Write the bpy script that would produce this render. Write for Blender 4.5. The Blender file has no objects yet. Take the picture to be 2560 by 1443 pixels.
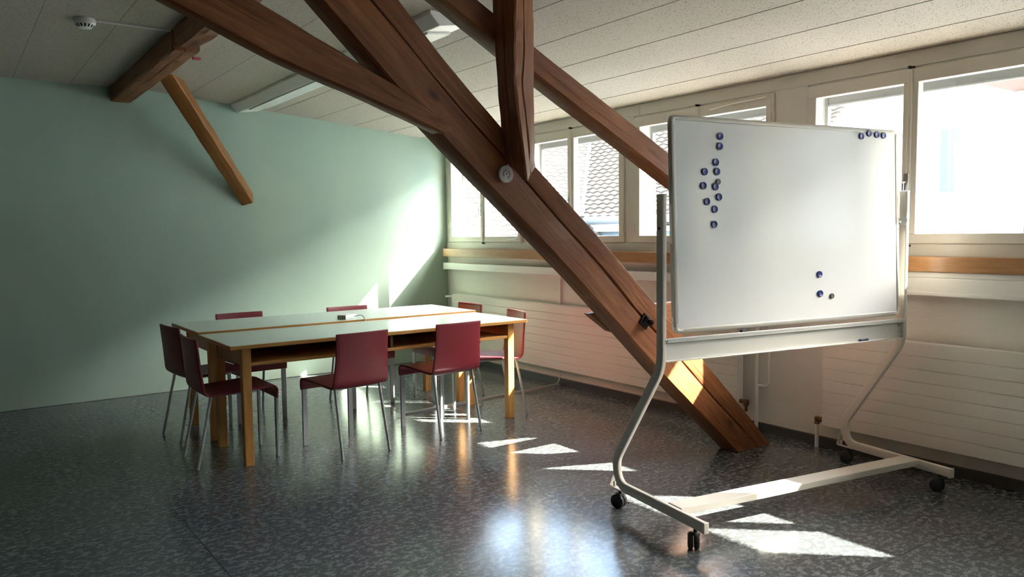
import bpy, bmesh, math, random
from mathutils import Vector, Matrix, noise
random.seed(7)
C = bpy.context.scene.collection
S = bpy.context.scene

# ------------------------------------------------------------------ camera
CAM = dict(loc=(-4.5086, -7.417, 1.3843), yaw=0.6286, pitch=0.0704, roll=-0.0116, f=1948.44)
cd = bpy.data.cameras.new('camera'); cam = bpy.data.objects.new('camera', cd); C.objects.link(cam)
yw, pt, rl = CAM['yaw'], CAM['pitch'], CAM['roll']
fw = Vector((math.sin(yw)*math.cos(pt), math.cos(yw)*math.cos(pt), -math.sin(pt)))
rt = Vector((math.cos(yw), -math.sin(yw), 0)); up = rt.cross(fw)
r2 = rt*math.cos(rl) + up*math.sin(rl); u2 = r2.cross(fw)
cam.matrix_world = Matrix(((r2.x, u2.x, -fw.x, CAM['loc'][0]), (r2.y, u2.y, -fw.y, CAM['loc'][1]),
                           (r2.z, u2.z, -fw.z, CAM['loc'][2]), (0, 0, 0, 1)))
cd.sensor_width = 36; cd.lens = CAM['f']/2560*36; cd.clip_start = .05; cd.clip_end = 200
S.camera = cam
# ------------------------------------------------------------------ sky, sun, exposure
w = bpy.data.worlds.new('world'); S.world = w; w.use_nodes = True
bg = w.node_tree.nodes['Background']
sky = w.node_tree.nodes.new('ShaderNodeTexSky'); sky.sky_type = 'NISHITA'; sky.sun_disc = False
sky.sun_elevation = math.radians(37); sky.sun_rotation = math.radians(133); sky.dust_density = 2.0; sky.air_density = 1.3
tint = w.node_tree.nodes.new('ShaderNodeHueSaturation'); tint.inputs['Saturation'].default_value = .85
w.node_tree.links.new(sky.outputs[0], tint.inputs['Color']); w.node_tree.links.new(tint.outputs[0], bg.inputs[0]); bg.inputs[1].default_value = 1.5
sd = bpy.data.lights.new('sun', 'SUN'); sd.energy = 26; sd.angle = math.radians(.53); sd.color = (1, .93, .80)
sun = bpy.data.objects.new('sun', sd); C.objects.link(sun)
sun.rotation_euler = Vector((-1, .93, -1.04)).to_track_quat('-Z', 'Y').to_euler(); sun.location = (8, -8, 9)
S.view_settings.view_transform = 'Standard'; S.view_settings.look = 'None'
S.view_settings.exposure = 1.68; S.view_settings.gamma = 1; S.view_settings.use_curve_mapping = False
S.cycles.max_bounces = 14; S.cycles.diffuse_bounces = 7; S.cycles.glossy_bounces = 5; S.cycles.transparent_max_bounces = 12
S.cycles.use_denoising = True; S.cycles.caustics_reflective = True

# ------------------------------------------------------------------ materials
def mat(name, col, rough=.5, metal=0, spec=.5, coat=0):
    m = bpy.data.materials.new(name); m.use_nodes = True
    b = m.node_tree.nodes['Principled BSDF']
    b.inputs['Base Color'].default_value = (*col, 1); b.inputs['Roughness'].default_value = rough
    b.inputs['Metallic'].default_value = metal; b.inputs['Specular IOR Level'].default_value = spec
    b.inputs['Coat Weight'].default_value = coat; b.inputs['Coat Roughness'].default_value = .08
    return m
def N(m, t, **k):
    n = m.node_tree.nodes.new(t)
    for a, v in k.items():
        if a in n.inputs.keys() if isinstance(a, str) else False: n.inputs[a].default_value = v
        else: setattr(n, a, v)
    return n
def L(m, a, b): m.node_tree.links.new(a, b)
def coords(m, scale=(1, 1, 1), kind='Object'):
    tc = N(m, 'ShaderNodeTexCoord'); mp = N(m, 'ShaderNodeMapping')
    mp.inputs['Scale'].default_value = scale; L(m, tc.outputs[kind], mp.inputs['Vector'])
    return mp.outputs[0]
def ramp(m, src, stops):
    r = N(m, 'ShaderNodeValToRGB'); e = r.color_ramp.elements
    while len(e) < len(stops): e.new(.5)
    for el, (p, c) in zip(e, stops): el.position = p; el.color = (*c, 1) if len(c) == 3 else c
    L(m, src, r.inputs[0]); return r.outputs[0]
def bump(m, src, strength, dist=.01):
    b = N(m, 'ShaderNodeBump'); b.inputs['Strength'].default_value = strength; b.inputs['Distance'].default_value = dist
    L(m, src, b.inputs['Height']); L(m, b.outputs[0], m.node_tree.nodes['Principled BSDF'].inputs['Normal'])
def mix(m, fac, a, b, mode='MIX'):
    n = N(m, 'ShaderNodeMix', data_type='RGBA', blend_type=mode)
    if isinstance(fac, (int, float)): n.inputs[0].default_value = fac
    else: L(m, fac, n.inputs[0])
    for i, v in ((6, a), (7, b)):
        if isinstance(v, tuple): n.inputs[i].default_value = (*v, 1)
        else: L(m, v, n.inputs[i])
    return n.outputs[2]
def base(m, out): L(m, out, m.node_tree.nodes['Principled BSDF'].inputs['Base Color'])
def noise_tex(m, vec, scale, detail=4, rough=.6, dist=0):
    n = N(m, 'ShaderNodeTexNoise'); n.inputs['Scale'].default_value = scale; n.inputs['Detail'].default_value = detail
    n.inputs['Roughness'].default_value = rough; n.inputs['Distortion'].default_value = dist
    L(m, vec, n.inputs['Vector']); return n.outputs['Fac']

def wall_paint(name, col, rough=.6, b=.15, sc=90):
    m = mat(name, col, rough, spec=.35)
    v = coords(m); n = noise_tex(m, v, sc, 3); bump(m, n, b, .004)
    n2 = noise_tex(m, v, 1.3, 3)
    base(m, ramp(m, n2, [(.3, tuple(c*.95 for c in col)), (.7, tuple(min(1, c*1.04) for c in col))]))
    return m
M = {}
M['green'] = wall_paint('sage_green_paint', (.375, .505, .42), .42, .05, 60)
M['wall'] = wall_paint('off_white_wall', (.79, .765, .70), .6, .5, 110)
M['room'] = wall_paint('plain_room_wall', (.46, .44, .40), .7)
M['frame'] = mat('window_paint', (.64, .60, .525), .35)
M['seam'] = mat('seam_dark', (.16, .14, .11), .8)
M['joint'] = mat('ceiling_joint', (.26, .22, .17), .8)
M['enamel'] = mat('radiator_enamel', (.82, .785, .72), .28)
M['trunk'] = mat('trunking_plastic', (.80, .79, .75), .35)
M['plastic'] = mat('white_plastic', (.78, .78, .76), .35)
M['dark'] = mat('black_rubber', (.02, .02, .022), .45)
M['slot'] = mat('dark_slot', (.015, .015, .015), .9)
M['socketgrey'] = mat('socket_grey', (.16, .18, .16), .5)
M['brass'] = mat('old_brass', (.20, .11, .05), .45, .8)
M['steel'] = mat('steel', (.55, .55, .55), .3, .9)
M['leg'] = mat('grey_leg_metal', (.46, .50, .53), .33, .55)
M['stand'] = mat('cream_stand_paint', (.72, .69, .62), .33)
M['alu'] = mat('board_frame_aluminium', (.47, .45, .40), .42, .2)
M['board'] = mat('whiteboard_enamel', (.85, .865, .86), .2, spec=.3)
M['tray'] = mat('tray_metal', (.74, .74, .70), .3, .1)
M['blue'] = mat('blue_magnet', (.030, .050, .23), .35)
M['grey'] = mat('grey_magnet', (.10, .11, .12), .4)
M['iron'] = mat('old_iron', (.035, .03, .03), .5, .7)
M['red'] = mat('red_plastic', (.55, .10, .10), .4)
M['mint'] = mat('mint_laminate', (.67, .78, .66), .24, spec=.5)
M['dial'] = mat('dial_face', (.62, .62, .60), .35)
M['dialblue'] = mat('dial_blue', (.05, .06, .14), .5)
M['dialred'] = mat('dial_maroon', (.14, .05, .06), .5)
M['cable'] = mat('cable_white', (.66, .68, .66), .4)
M['duct'] = mat('floor_cable_cover', (.20, .19, .175), .5)
M['base'] = mat('baseboard_grey', (.06, .062, .066), .4)
M['zinc'] = mat('zinc_gutter', (.16, .18, .20), .5, .2)
M['render'] = mat('white_render', (.80, .80, .78), .8)
M['soffit'] = mat('brown_soffit', (.17, .095, .065), .7)
M['shade'] = mat('blind_grey', (.24, .24, .24), .6)
M['bluewall'] = mat('grey_blue_wall', (.10, .135, .17), .8)
M['ground'] = mat('outside_ground', (.45, .43, .40), .9)

def shell_red():
    m = mat('burgundy_shell', (.20, .018, .030), .42)
    n = noise_tex(m, coords(m), 350, 2); bump(m, n, .12, .001); return m
M['shell'] = shell_red()

def wood(name, c1, c2, c3, grain=1.0, rough=.55, knots=True, bs=.5):
    m = mat(name, c2, rough, spec=.4)
    v = coords(m, (1.2, 16, 16)); n = noise_tex(m, v, 1.6*grain, 6, .62, 1.2)
    col = ramp(m, n, [(.28, c1), (.5, c2), (.74, c3)])
    v2 = coords(m, (4, 120, 120)); n2 = noise_tex(m, v2, 1.0*grain, 3, .7)
    col = mix(m, ramp(m, n2, [(.35, (.30,)*3), (.55, (0,)*3)]), col, tuple(c*.55 for c in c1))
    n3 = noise_tex(m, coords(m, (.7, 1.5, 1.5)), 1.4, 3)
    col = mix(m, ramp(m, n3, [(.35, (.45,)*3), (.65, (0,)*3)]), col, tuple(c*.7 for c in c1))
    if knots:
        vo = N(m, 'ShaderNodeTexVoronoi'); vo.inputs['Scale'].default_value = 1
        L(m, coords(m, (2.6, 5.5, 5.5)), vo.inputs['Vector'])
        col = mix(m, ramp(m, vo.outputs['Distance'], [(.05, (.9,)*3), (.13, (0,)*3)]), col, tuple(c*.3 for c in c1))
    base(m, col)
    bump(m, n, bs, .006)
    return m
M['beam'] = wood('old_beam_wood', (.145, .044, .014), (.285, .098, .031), (.41, .170, .058))
M['strut'] = wood('light_brace_wood', (.25, .095, .026), (.37, .155, .042), (.47, .225, .072), 1.0, .5)
M['oak'] = wood('oak_edge', (.46, .22, .055), (.60, .31, .085), (.70, .40, .13), 1.6, .42, False, .15)
M['rail'] = wood('veneer_rail', (.36, .17, .065), (.48, .24, .10), (.58, .33, .16), 2.2, .32, False, .05)
M['shelf'] = wood('shelf_wood', (.16, .075, .03), (.22, .11, .045), (.28, .15, .06), 1.6, .5, False, .1)

def floor_mat():
    m = mat('speckled_linoleum', (.08, .09, .09), .2, spec=.45)
    v = coords(m, (1, 1.0, 1), 'Object')
    n = noise_tex(m, coords(m, (.85, 1.15, 1)), 33, 5, .72, .35)
    n2 = noise_tex(m, coords(m, (1.15, .85, 1)), 52, 4, .7, .4)
    c = ramp(m, n, [(.505, (.062, .073, .081)), (.552, (.178, .196, .199))])
    c2 = ramp(m, n2, [(.56, (0, 0, 0)), (.60, (.65, .65, .65))])
    col = mix(m, c2, c, (.055, .062, .064))
    n4 = noise_tex(m, v, 1.1, 3)
    col = mix(m, ramp(m, n4, [(.35, (.22,)*3), (.65, (0,)*3)]), col, (.075, .07, .06))
    # tile seams every 0.585 m
    sx = N(m, 'ShaderNodeSeparateXYZ'); tc = N(m, 'ShaderNodeTexCoord'); L(m, tc.outputs['Object'], sx.inputs[0])
    masks = []
    for ax, off in (('X', 2.463), ('Y', 4.605)):
        a = N(m, 'ShaderNodeMath', operation='ADD'); L(m, sx.outputs[ax], a.inputs[0]); a.inputs[1].default_value = off + .585*40
        b = N(m, 'ShaderNodeMath', operation='MODULO'); L(m, a.outputs[0], b.inputs[0]); b.inputs[1].default_value = .585*2
        s = N(m, 'ShaderNodeMath', operation='LESS_THAN'); L(m, b.outputs[0], s.inputs[0]); s.inputs[1].default_value = .004
        masks.append(s.outputs[0])
    mx = N(m, 'ShaderNodeMath', operation='MAXIMUM'); L(m, masks[0], mx.inputs[0]); L(m, masks[1], mx.inputs[1])
    col = mix(m, mx.outputs[0], col, (.02, .022, .024))
    base(m, col)
    rn = noise_tex(m, v, 3.0, 4)
    rr = N(m, 'ShaderNodeMapRange'); L(m, rn, rr.inputs[0]); rr.inputs[3].default_value = .13; rr.inputs[4].default_value = .24
    L(m, rr.outputs[0], m.node_tree.nodes['Principled BSDF'].inputs['Roughness'])
    wv = noise_tex(m, v, 1.2, 1)
    sb = N(m, 'ShaderNodeMath', operation='SUBTRACT'); L(m, wv, sb.inputs[0]); L(m, mx.outputs[0], sb.inputs[1])
    bump(m, sb.outputs[0], .05, .004)
    return m
M['floor'] = floor_mat()
def ceil_mat():
    m = mat('mineral_ceiling_tile', (.66, .61, .52), .85, spec=.2)
    vo = N(m, 'ShaderNodeTexVoronoi'); vo.inputs['Scale'].default_value = 1; vo.inputs['Randomness'].default_value = 1
    L(m, coords(m, (62, 105, 1)), vo.inputs['Vector'])
    big = noise_tex(m, coords(m), 40, 2)
    mk = ramp(m, vo.outputs['Distance'], [(.20, (1,)*3), (.32, (0,)*3)])
    mk2 = ramp(m, big, [(.36, (0,)*3), (.46, (1,)*3)])
    mm = mix(m, 1.0, mk, mk2, 'MULTIPLY')
    base(m, mix(m, mm, (.55, .505, .435), (.24, .21, .16)))
    bump(m, mm, -.3, .003)
    return m
M['ceil'] = ceil_mat()
def tile_mat(name, c):
    m = mat(name, c, .8)
    n = noise_tex(m, coords(m), 3, 4); base(m, ramp(m, n, [(.3, tuple(x*.75 for x in c)), (.7, tuple(min(1, x*1.2) for x in c))])); return m
M['tile'] = tile_mat('roof_tile_clay', (.125, .098, .074))
M['tilelight'] = tile_mat('roof_tile_pale', (.11, .10, .09))
def glass_mat():
    m = bpy.data.materials.new('window_glass'); m.use_nodes = True; t = m.node_tree; t.nodes.clear()
    o = t.nodes.new('ShaderNodeOutputMaterial'); a = t.nodes.new('ShaderNodeBsdfTransparent'); g = t.nodes.new('ShaderNodeBsdfGlossy')
    g.inputs['Roughness'].default_value = .02; x = t.nodes.new('ShaderNodeMixShader'); x.inputs[0].default_value = .05
    a.inputs[0].default_value = (.97, .98, .97, 1)
    t.links.new(a.outputs[0], x.inputs[1]); t.links.new(g.outputs[0], x.inputs[2]); t.links.new(x.outputs[0], o.inputs[0]); return m
M['glass'] = glass_mat()
def diff_mat():
    m = mat('prismatic_diffuser', (.82, .84, .80), .18); return m
M['diffuser'] = diff_mat()
M['lampwhite'] = mat('lamp_housing_white', (.90, .89, .84), .35)

# ------------------------------------------------------------------ mesh helpers
class MB:
    def __init__(s): s.v = []; s.f = []
    def add(s, vs, fs):
        o = len(s.v); s.v += [tuple(v) for v in vs]; s.f += [tuple(i+o for i in f) for f in fs]
    def box(s, a, b):
        x0, y0, z0 = [min(p, q) for p, q in zip(a, b)]; x1, y1, z1 = [max(p, q) for p, q in zip(a, b)]
        s.add([(x0,y0,z0),(x1,y0,z0),(x1,y1,z0),(x0,y1,z0),(x0,y0,z1),(x1,y0,z1),(x1,y1,z1),(x0,y1,z1)],
              [(0,3,2,1),(4,5,6,7),(0,1,5,4),(1,2,6,5),(2,3,7,6),(3,0,4,7)]); return s
    def prism(s, pts, d):                       # pts: 3D polygon, d: extrusion vector
        n = len(pts); d = Vector(d)
        s.add([Vector(p) for p in pts] + [Vector(p)+d for p in pts],
              [tuple(range(n))[::-1], tuple(range(n, 2*n))] + [(i, (i+1) % n, n+(i+1) % n, n+i) for i in range(n)]); return s
    def cyl(s, a, b, r, n=16, r2=None):
        a, b = Vector(a), Vector(b); r2 = r if r2 is None else r2
        ax = (b-a).normalized(); t = Vector((0, 0, 1)) if abs(ax.z) < .9 else Vector((1, 0, 0))
        e = ax.cross(t).normalized(); g = ax.cross(e)
        va = [a+(e*math.cos(k*2*math.pi/n)+g*math.sin(k*2*math.pi/n))*r for k in range(n)]
        vb = [b+(e*math.cos(k*2*math.pi/n)+g*math.sin(k*2*math.pi/n))*r2 for k in range(n)]
        s.add(va+vb, [tuple(range(n)), tuple(range(2*n-1, n-1, -1))] + [(k, n+k, n+(k+1) % n, (k+1) % n) for k in range(n)]); return s
    def sweep(s, path, prof, side=None):        # prof: [(a,b)] a along side vector, b along in-plane normal
        path = [Vector(p) for p in path]; n = len(prof); rings = []
        for i, p in enumerate(path):
            d = (path[min(i+1, len(path)-1)]-path[max(i-1, 0)]).normalized()
            if side is None:
                t = Vector((0, 0, 1)) if abs(d.z) < .92 else Vector((1, 0, 0)); sv = d.cross(t).normalized()
            else: sv = Vector(side)
            nv = d.cross(sv).normalized(); rings.append([p+sv*a+nv*b for a, b in prof])
        vs = [v for r in rings for v in r]; fs = []
        for i in range(len(rings)-1):
            for k in range(n): fs.append((i*n+k, i*n+(k+1) % n, (i+1)*n+(k+1) % n, (i+1)*n+k))
        m = (len(rings)-1)*n
        fs += [tuple(range(n))[::-1], tuple(range(m, m+n))]
        s.add(vs, fs); return s
    def tube(s, path, r, n=10): return s.sweep(path, [(r*math.cos(k*2*math.pi/n), r*math.sin(k*2*math.pi/n)) for k in range(n)])
    def lathe(s, prof, n=28, cen=(0, 0, 0)):    # prof [(r,z)] around z
        c = Vector(cen); vs = []; fs = []; m = len(prof)
        for k in range(n):
            a = k*2*math.pi/n
            vs += [c+Vector((r*math.cos(a), r*math.sin(a), z)) for r, z in prof]
        for k in range(n):
            for i in range(m-1): fs.append((k*m+i, ((k+1) % n)*m+i, ((k+1) % n)*m+i+1, k*m+i+1))
        s.add(vs, fs); return s
    def xf(s, mtx): s.v = [tuple(mtx @ Vector(v)) for v in s.v]; return s
def fillet(pts, rad, n=7):
    out = [Vector(pts[0])]
    for i in range(1, len(pts)-1):
        p = Vector(pts[i]); a = (Vector(pts[i-1])-p); b = (Vector(pts[i+1])-p)
        r = rad[i] if isinstance(rad, (list, tuple)) else rad
        t = min(r, a.length*.49, b.length*.49); A = p+a.normalized()*t; B = p+b.normalized()*t
        for k in range(n+1):
            u = k/n; out.append(A*(1-u)**2+p*2*u*(1-u)+B*u*u)
    out.append(Vector(pts[-1])); return out
def rrect(a, b, r, n=4):
    out = []
    for cx, cy, st in ((a-r, b-r, 0), (-a+r, b-r, 90), (-a+r, -b+r, 180), (a-r, -b+r, 270)):
        for k in range(n+1):
            t = math.radians(st+90*k/n); out.append((cx+r*math.cos(t), cy+r*math.sin(t)))
    return out
def obj(name, mb, m, parent=None, bevel=0, smooth=False, seg=2):
    me = bpy.data.meshes.new(name); me.from_pydata(mb.v, [], mb.f)
    bm = bmesh.new(); bm.from_mesh(me); bmesh.ops.recalc_face_normals(bm, faces=bm.faces); bm.to_mesh(me); bm.free()
    me.materials.append(M[m] if isinstance(m, str) else m)
    o = bpy.data.objects.new(name, me); C.objects.link(o)
    if parent: o.parent = parent
    if bevel:
        b = o.modifiers.new('bevel', 'BEVEL'); b.width = bevel; b.segments = seg; b.limit_method = 'ANGLE'; b.angle_limit = math.radians(35)
    if smooth:
        for p in me.polygons: p.use_smooth = True
        try: me.set_sharp_from_angle(angle=math.radians(40))
        except Exception: pass
    return o
def tag(o, label, cat, group=None, kind=None):
    if label: o['label'] = label
    if cat: o['category'] = cat
    if group: o['group'] = group
    if kind: o['kind'] = kind
    return o
def thing(name, label, cat, loc=(0, 0, 0), rot=0, group=None):
    o = bpy.data.objects.new(name, None); C.objects.link(o); o.empty_display_size = .1
    o.location = loc; o.rotation_euler = (0, 0, rot); return tag(o, label, cat, group)
def struct(name, mb, m, parent=None, bevel=0):
    o = obj(name, mb, m, parent, bevel)
    if not parent: o['kind'] = 'structure'
    return o
def to_local(o, mb_origin, xaxis, yaxis=None):
    """re-express a mesh object in a frame whose X runs along the grain"""
    x = Vector(xaxis).normalized(); y = Vector(yaxis or (0, 1, 0)); y = (y - x*y.dot(x)).normalized(); z = x.cross(y)
    mt = Matrix(((x.x, y.x, z.x, mb_origin[0]), (x.y, y.y, z.y, mb_origin[1]), (x.z, y.z, z.z, mb_origin[2]), (0, 0, 0, 1)))
    o.data.transform(mt.inverted()); o.matrix_world = mt; return o

# ------------------------------------------------------------------ room shell
HC, SL, HK, XK = 2.394, .09, 2.664, -3.0     # ceiling height at window wall, slope, flat height, kink
XL, YN = -8.0, -9.9
def cz(x): return HC - SL*x if x > XK else HK
struct('floor', MB().box((XL-.1, YN-.1, -.12), (.3, .1, 0)), 'floor')
cb = MB()
cb.prism([(.02, YN, HC), (XK, YN, HK), (XL, YN, HK), (XL, YN, HK+.25), (.35, YN, HK+.25), (.35, YN, HC)], (0, .1-YN, 0))
ce = struct('ceiling', cb, 'ceil')
sm = MB()                                     # joints between the ceiling boards
for x in (-.30, -.69, -1.09, -1.50, -1.90, -2.30, -2.70, -3.10, -3.60, -4.0, -4.4, -4.8, -5.2, -5.6, -6.0):
    z = cz(x); sm.box((x-.0018, YN, z-.0005), (x+.0018, 0, z+.01))
struct('ceiling_joints', sm, 'joint', ce)
struct('wall_back', MB().box((XL-.1, 0, -.05), (0, .2, 2.75)), 'green')
struct('wall_left', MB().box((XL-.2, YN, -.05), (XL, .2, 2.75)), 'room')
struct('wall_front', MB().box((XL-.2, YN-.2, -.05), (.3, YN, 2.75)), 'room')
# window wall: lower part, header and piers
WIN = [(-.075, -1.41), (-1.47, -2.805), (-2.915, -4.215), (-4.46, -5.78), (-5.97, -7.21), (-7.34, -8.66)]
Z0, Z1 = 1.30, 2.295
wb = MB().box((0, YN, -.05), (.21, .2, Z0)).box((.0, YN, Z1), (.21, .2, 2.66))
ys = [.2] + [y for p in WIN for y in p] + [YN]
for a, b in zip(ys[0::2], ys[1::2]): wb.box((0.0, b, Z0-.01), (.21, a, Z1+.01))
struct('wall_right', wb, 'wall')
# painted boards that case the piers and header (thin joints between)
tn = 0
def trim(mb, m, bevel=.001):
    global tn; tn += 1; return struct('trim_%d' % tn, mb, m, bevel=bevel)
for a, b in zip(ys[0::2][1:-1], ys[1::2][1:-1]):
    trim(MB().box((-.006, b+.004, Z0+.001), (0, a-.004, 2.3035)), 'frame')
for a, b in ((-.005, -2.965), (-2.969, -6.5), (-6.504, -9.8)):
    trim(MB().box((-.006, b, 2.304), (0, a, cz(0)-.003)), 'frame')
trim(MB().box((-.006, -9.8, 1.229), (0, -.005, 1.297)), 'frame')
rail = trim(MB().box((-.10, -9.8, 1.145), (0, -.08, 1.229)), 'rail', .003); to_local(rail, (-.05, -4, 1.187), (0, 1, 0), (1, 0, 0))
struct('baseboard_right', MB().prism([(0, YN, 0), (-.012, YN, 0), (-.012, YN, .055), (-.008, YN, .062), (0, YN, .062)], (0, -YN-.002, 0)), 'base')
struct('baseboard_back', MB().box((XL, -.004, 0), (-.012, 0, .004)), 'base')
# ------------------------------------------------------------------ windows
ST = .06
def window(i, y0, y1, extra):
    mb = MB()                                 # fixed frame and reveal lining
    mb.box((0, y0, Z0), (.05, y0-.022, Z1)).box((0, y1+.022, Z0), (.05, y1, Z1)).box((0, y0, Z0), (.05, y1, Z0+.02)).box((0, y0, Z1-.02), (.05, y1, Z1))
    t = struct('window_%d' % i, mb, 'frame', bevel=.001)
    ym = (y0+y1)/2
    for k, (a, b) in enumerate(((y0-.004, ym+.001), (ym-.001, y1+.004))):
        sa = ST if k == 0 else .042; sb = .042 if k == 0 else ST
        s = MB(); x0, x1 = -.02, .036; g0, g1 = 1.357, 2.213
        s.box((x0, a, Z0+.002), (x1, b, g0)).box((x0, a, g1), (x1, b, Z1-.004)).box((x0, a, g0-.001), (x1, a-sa, g1+.001)).box((x0, b+sb, g0-.001), (x1, b, g1+.001))
        so = obj('sash', s, 'frame', t, .004)
        obj('glass', MB().box((.012, a-sa+.004, g0-.004), (.017, b+sb-.004, g1+.004)), 'glass', t)
        sc = MB()
        for yy, zz in (((a+b)/2, 1.328), ((a+b)/2, 2.25)): sc.cyl((x0-.002, yy, zz), (x0+.002, yy, zz), .005, 10)
        obj('screw', sc, 'steel', so)
        hg = MB(); hy = y0-.008 if k == 0 else y1+.008
        for zz in (1.42, 2.13): hg.cyl((-.022, hy, zz-.035), (-.022, hy, zz+.035), .006, 10)
        obj('hinge', hg, 'frame', t, smooth=True)
    # meeting cover strip, espagnolette handle, keepers
    obj('cover_strip', MB().box((-.032, ym+.012, Z0+.01), (-.018, ym-.012, Z1-.008)), 'frame', t, .004)
    h = MB().box((-.036, ym+.024, 1.56), (-.030, ym-.006, 1.70))
    hp = obj('handle_plate', h, 'steel', t, .001)
    lv = MB().sweep(fillet([(-.034, ym+.009, 1.655), (-.066, ym+.009, 1.65), (-.062, ym+.012, 1.60), (-.045, ym+.012, 1.555)], .02), rrect(.006, .004, .003, 2))
    obj('handle', lv, 'steel', hp, smooth=True)
    kp = MB()
    for zz in (Z0-.012, Z1+.006):
        kp.box((-.026, ym+.016, zz-.006), (-.004, ym+.004, zz+.008)).box((-.022, ym-.006, zz-.005), (-.004, ym-.014, zz+.004))
    obj('keeper', kp, 'iron', t, .001)
    # outer reveal: shutter rails, rolled blind at the top
    r = MB()
    for yy, s in ((y0-.012, 1), (y1+.012, -1)): r.box((.16, yy, Z0), (.195, yy-s*.022, Z1))
    obj('shutter_rail', r, 'shade', t)
    bl = MB().box((.165, y0-.02, 2.192), (.187, y1+.02, Z1)); bl.cyl((.176, y0-.02, 2.192), (.176, y1+.02, 2.192), .012, 10)
    obj('rolled_blind', bl, 'shade', t)
    obj('outer_sill', MB().prism([(.05, y0-.002, Z0-.002), (.36, y0-.002, Z0-.06), (.36, y0-.002, Z0-.045), (.05, y0-.002, Z0+.012)], (0, y1-y0+.004, 0)), 'zinc', t)
    if extra == 'arm':                        # scissor stay along the top right of the second sash
        obj('stay_arm', MB().tube([(-.028, ym-.12, 2.252), (-.030, ym-.30, 2.268), (-.030, y1+.05, 2.275)], .005, 8).box((-.034, y1+.06, 2.262), (-.02, y1+.03, 2.288)), 'frame', t)
        obj('latch', MB().box((-.03, y1+.034, 2.08), (-.02, y1+.018, 2.16)).tube([(-.026, y1+.026, 2.25), (-.026, y1+.026, 1.5)], .004, 8), 'frame', t)
    if extra == 'lever':
        obj('lever', MB().sweep([(-.03, y1+.035, 1.335), (-.055, y1+.045, 1.332), (-.05, y1+.20, 1.322)], rrect(.006, .005, .003, 2)).box((-.034, y1+.05, 1.31), (-.02, y1+.012, 1.37)), 'frame', t, smooth=True)
        obj('latch', MB().tube([(-.026, y1+.02, 1.38), (-.026, y1+.02, 1.28)], .007, 8), 'frame', t)
    return t
for i, (a, b) in enumerate(WIN): window(i+1, a, b, {0: 'lever', 2: 'arm'}.get(i))

# ------------------------------------------------------------------ timber frame
YF = -4.358
def interp(pts, t):
    for (a, b) in zip(pts, pts[1:]):
        if (a[0]-t)*(b[0]-t) <= 0 and a[0] != b[0]:
            k = (t-a[0])/(b[0]-a[0]); return a[1]+(b[1]-a[1])*k
    a, b = (pts[0], pts[1]) if abs(t-pts[0][0]) < abs(t-pts[-1][0]) else (pts[-2], pts[-1])
    return a[1]+(b[1]-a[1])*(t-a[0])/(b[0]-a[0])
def beam(name, low, upp, depth, yf=YF, crack=None, n=60, jit=.003, cut=None, m='beam', parent=None, seed=1, cham=.012):
    """squared, slightly crooked timber lying in the truss plane; low/upp: (x,z) polylines of the front face, crack: split line"""
    def resample(pl, n):
        d = [0]
        for a, b in zip(pl, pl[1:]): d.append(d[-1]+math.dist(a, b))
        out = []
        for i in range(n):
            t = d[-1]*i/(n-1); k = max(j for j in range(len(d)-1) if d[j] <= t+1e-9) if t < d[-1] else len(d)-2
            u = (t-d[k])/(d[k+1]-d[k]); out.append((pl[k][0]+(pl[k+1][0]-pl[k][0])*u, pl[k][1]+(pl[k+1][1]-pl[k][1])*u))
        # light smoothing keeps the natural crookedness without corners
        for _ in range(6): out = [out[0]] + [((p[0]+q[0]*2+r[0])/4, (p[1]+q[1]*2+r[1])/4) for p, q, r in zip(out, out[1:], out[2:])] + [out[-1]]
        return out
    lo, hi = resample(low, n), resample(upp, n); vs = []; fs = []
    for i in range(n):
        a, b = Vector((lo[i][0], 0, lo[i][1])), Vector((hi[i][0], 0, hi[i][1])); wdt = (b-a).length; c = cham/wdt; t = i/(n-1)
        def J(k): return (noise.noise(Vector((i*.35, k*7.3, seed*3.1)))*jit)
        cf = crack(t) if crack else (.55, 0, 0)
        f, wd, dp = cf; h = wd/wdt/2
        prof = [(0, cham), (c, 0), (f-h-.02, 0), (f-h, .001), (f, dp), (f+h, .001), (f+h+.02, 0), (1-c, 0), (1, cham), (1, depth-cham), (1-c, depth), (c, depth), (0, depth-cham)]
        for k, (ff, y) in enumerate(prof):
            p = a+(b-a)*ff + (b-a).normalized()*J(k); vs.append((p.x, yf+y+J(k+20)*.8, p.z))
    m_ = 13
    for i in range(n-1):
        for k in range(m_): fs.append((i*m_+k, i*m_+(k+1) % m_, (i+1)*m_+(k+1) % m_, (i+1)*m_+k))
    fs += [tuple(range(m_))[::-1], tuple(range((n-1)*m_, n*m_))]
    mb = MB(); mb.add(vs, fs); o = obj(name, mb, m, parent, smooth=True)
    ax = Vector((hi[-1][0]+lo[-1][0]-hi[0][0]-lo[0][0], 0, hi[-1][1]+lo[-1][1]-hi[0][1]-lo[0][1]))
    if not parent: to_local(o, (lo[0][0], yf, lo[0][1]), ax)
    return o
def main_crack(t):
    wv = .5 + .5*math.sin(t*19+1); f = .60 - .05*math.sin(t*5.3) + .012*math.sin(t*31) - (.10*max(0, t-.62))
    wd = .011 + .012*math.exp(-((t-.42)/.2)**2) + .004*wv
    if t < .05: wd *= .5
    return (f, wd, .05)
mainb = beam('diagonal_beam', [(-.555, .0), (-1.25, .590), (-1.848, 1.135), (-2.232, 1.462), (-2.662, 1.825), (-2.948, 2.08), (-3.219, 2.337), (-3.50, 2.615)],
     [(-.207, .0), (-.855, .604), (-1.284, .98), (-1.707, 1.362), (-2.118, 1.706), (-2.31, 1.872), (-2.606, 2.136), (-2.864, 2.395), (-3.07, 2.60)], .14, crack=main_crack, n=90, seed=2)
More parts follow.
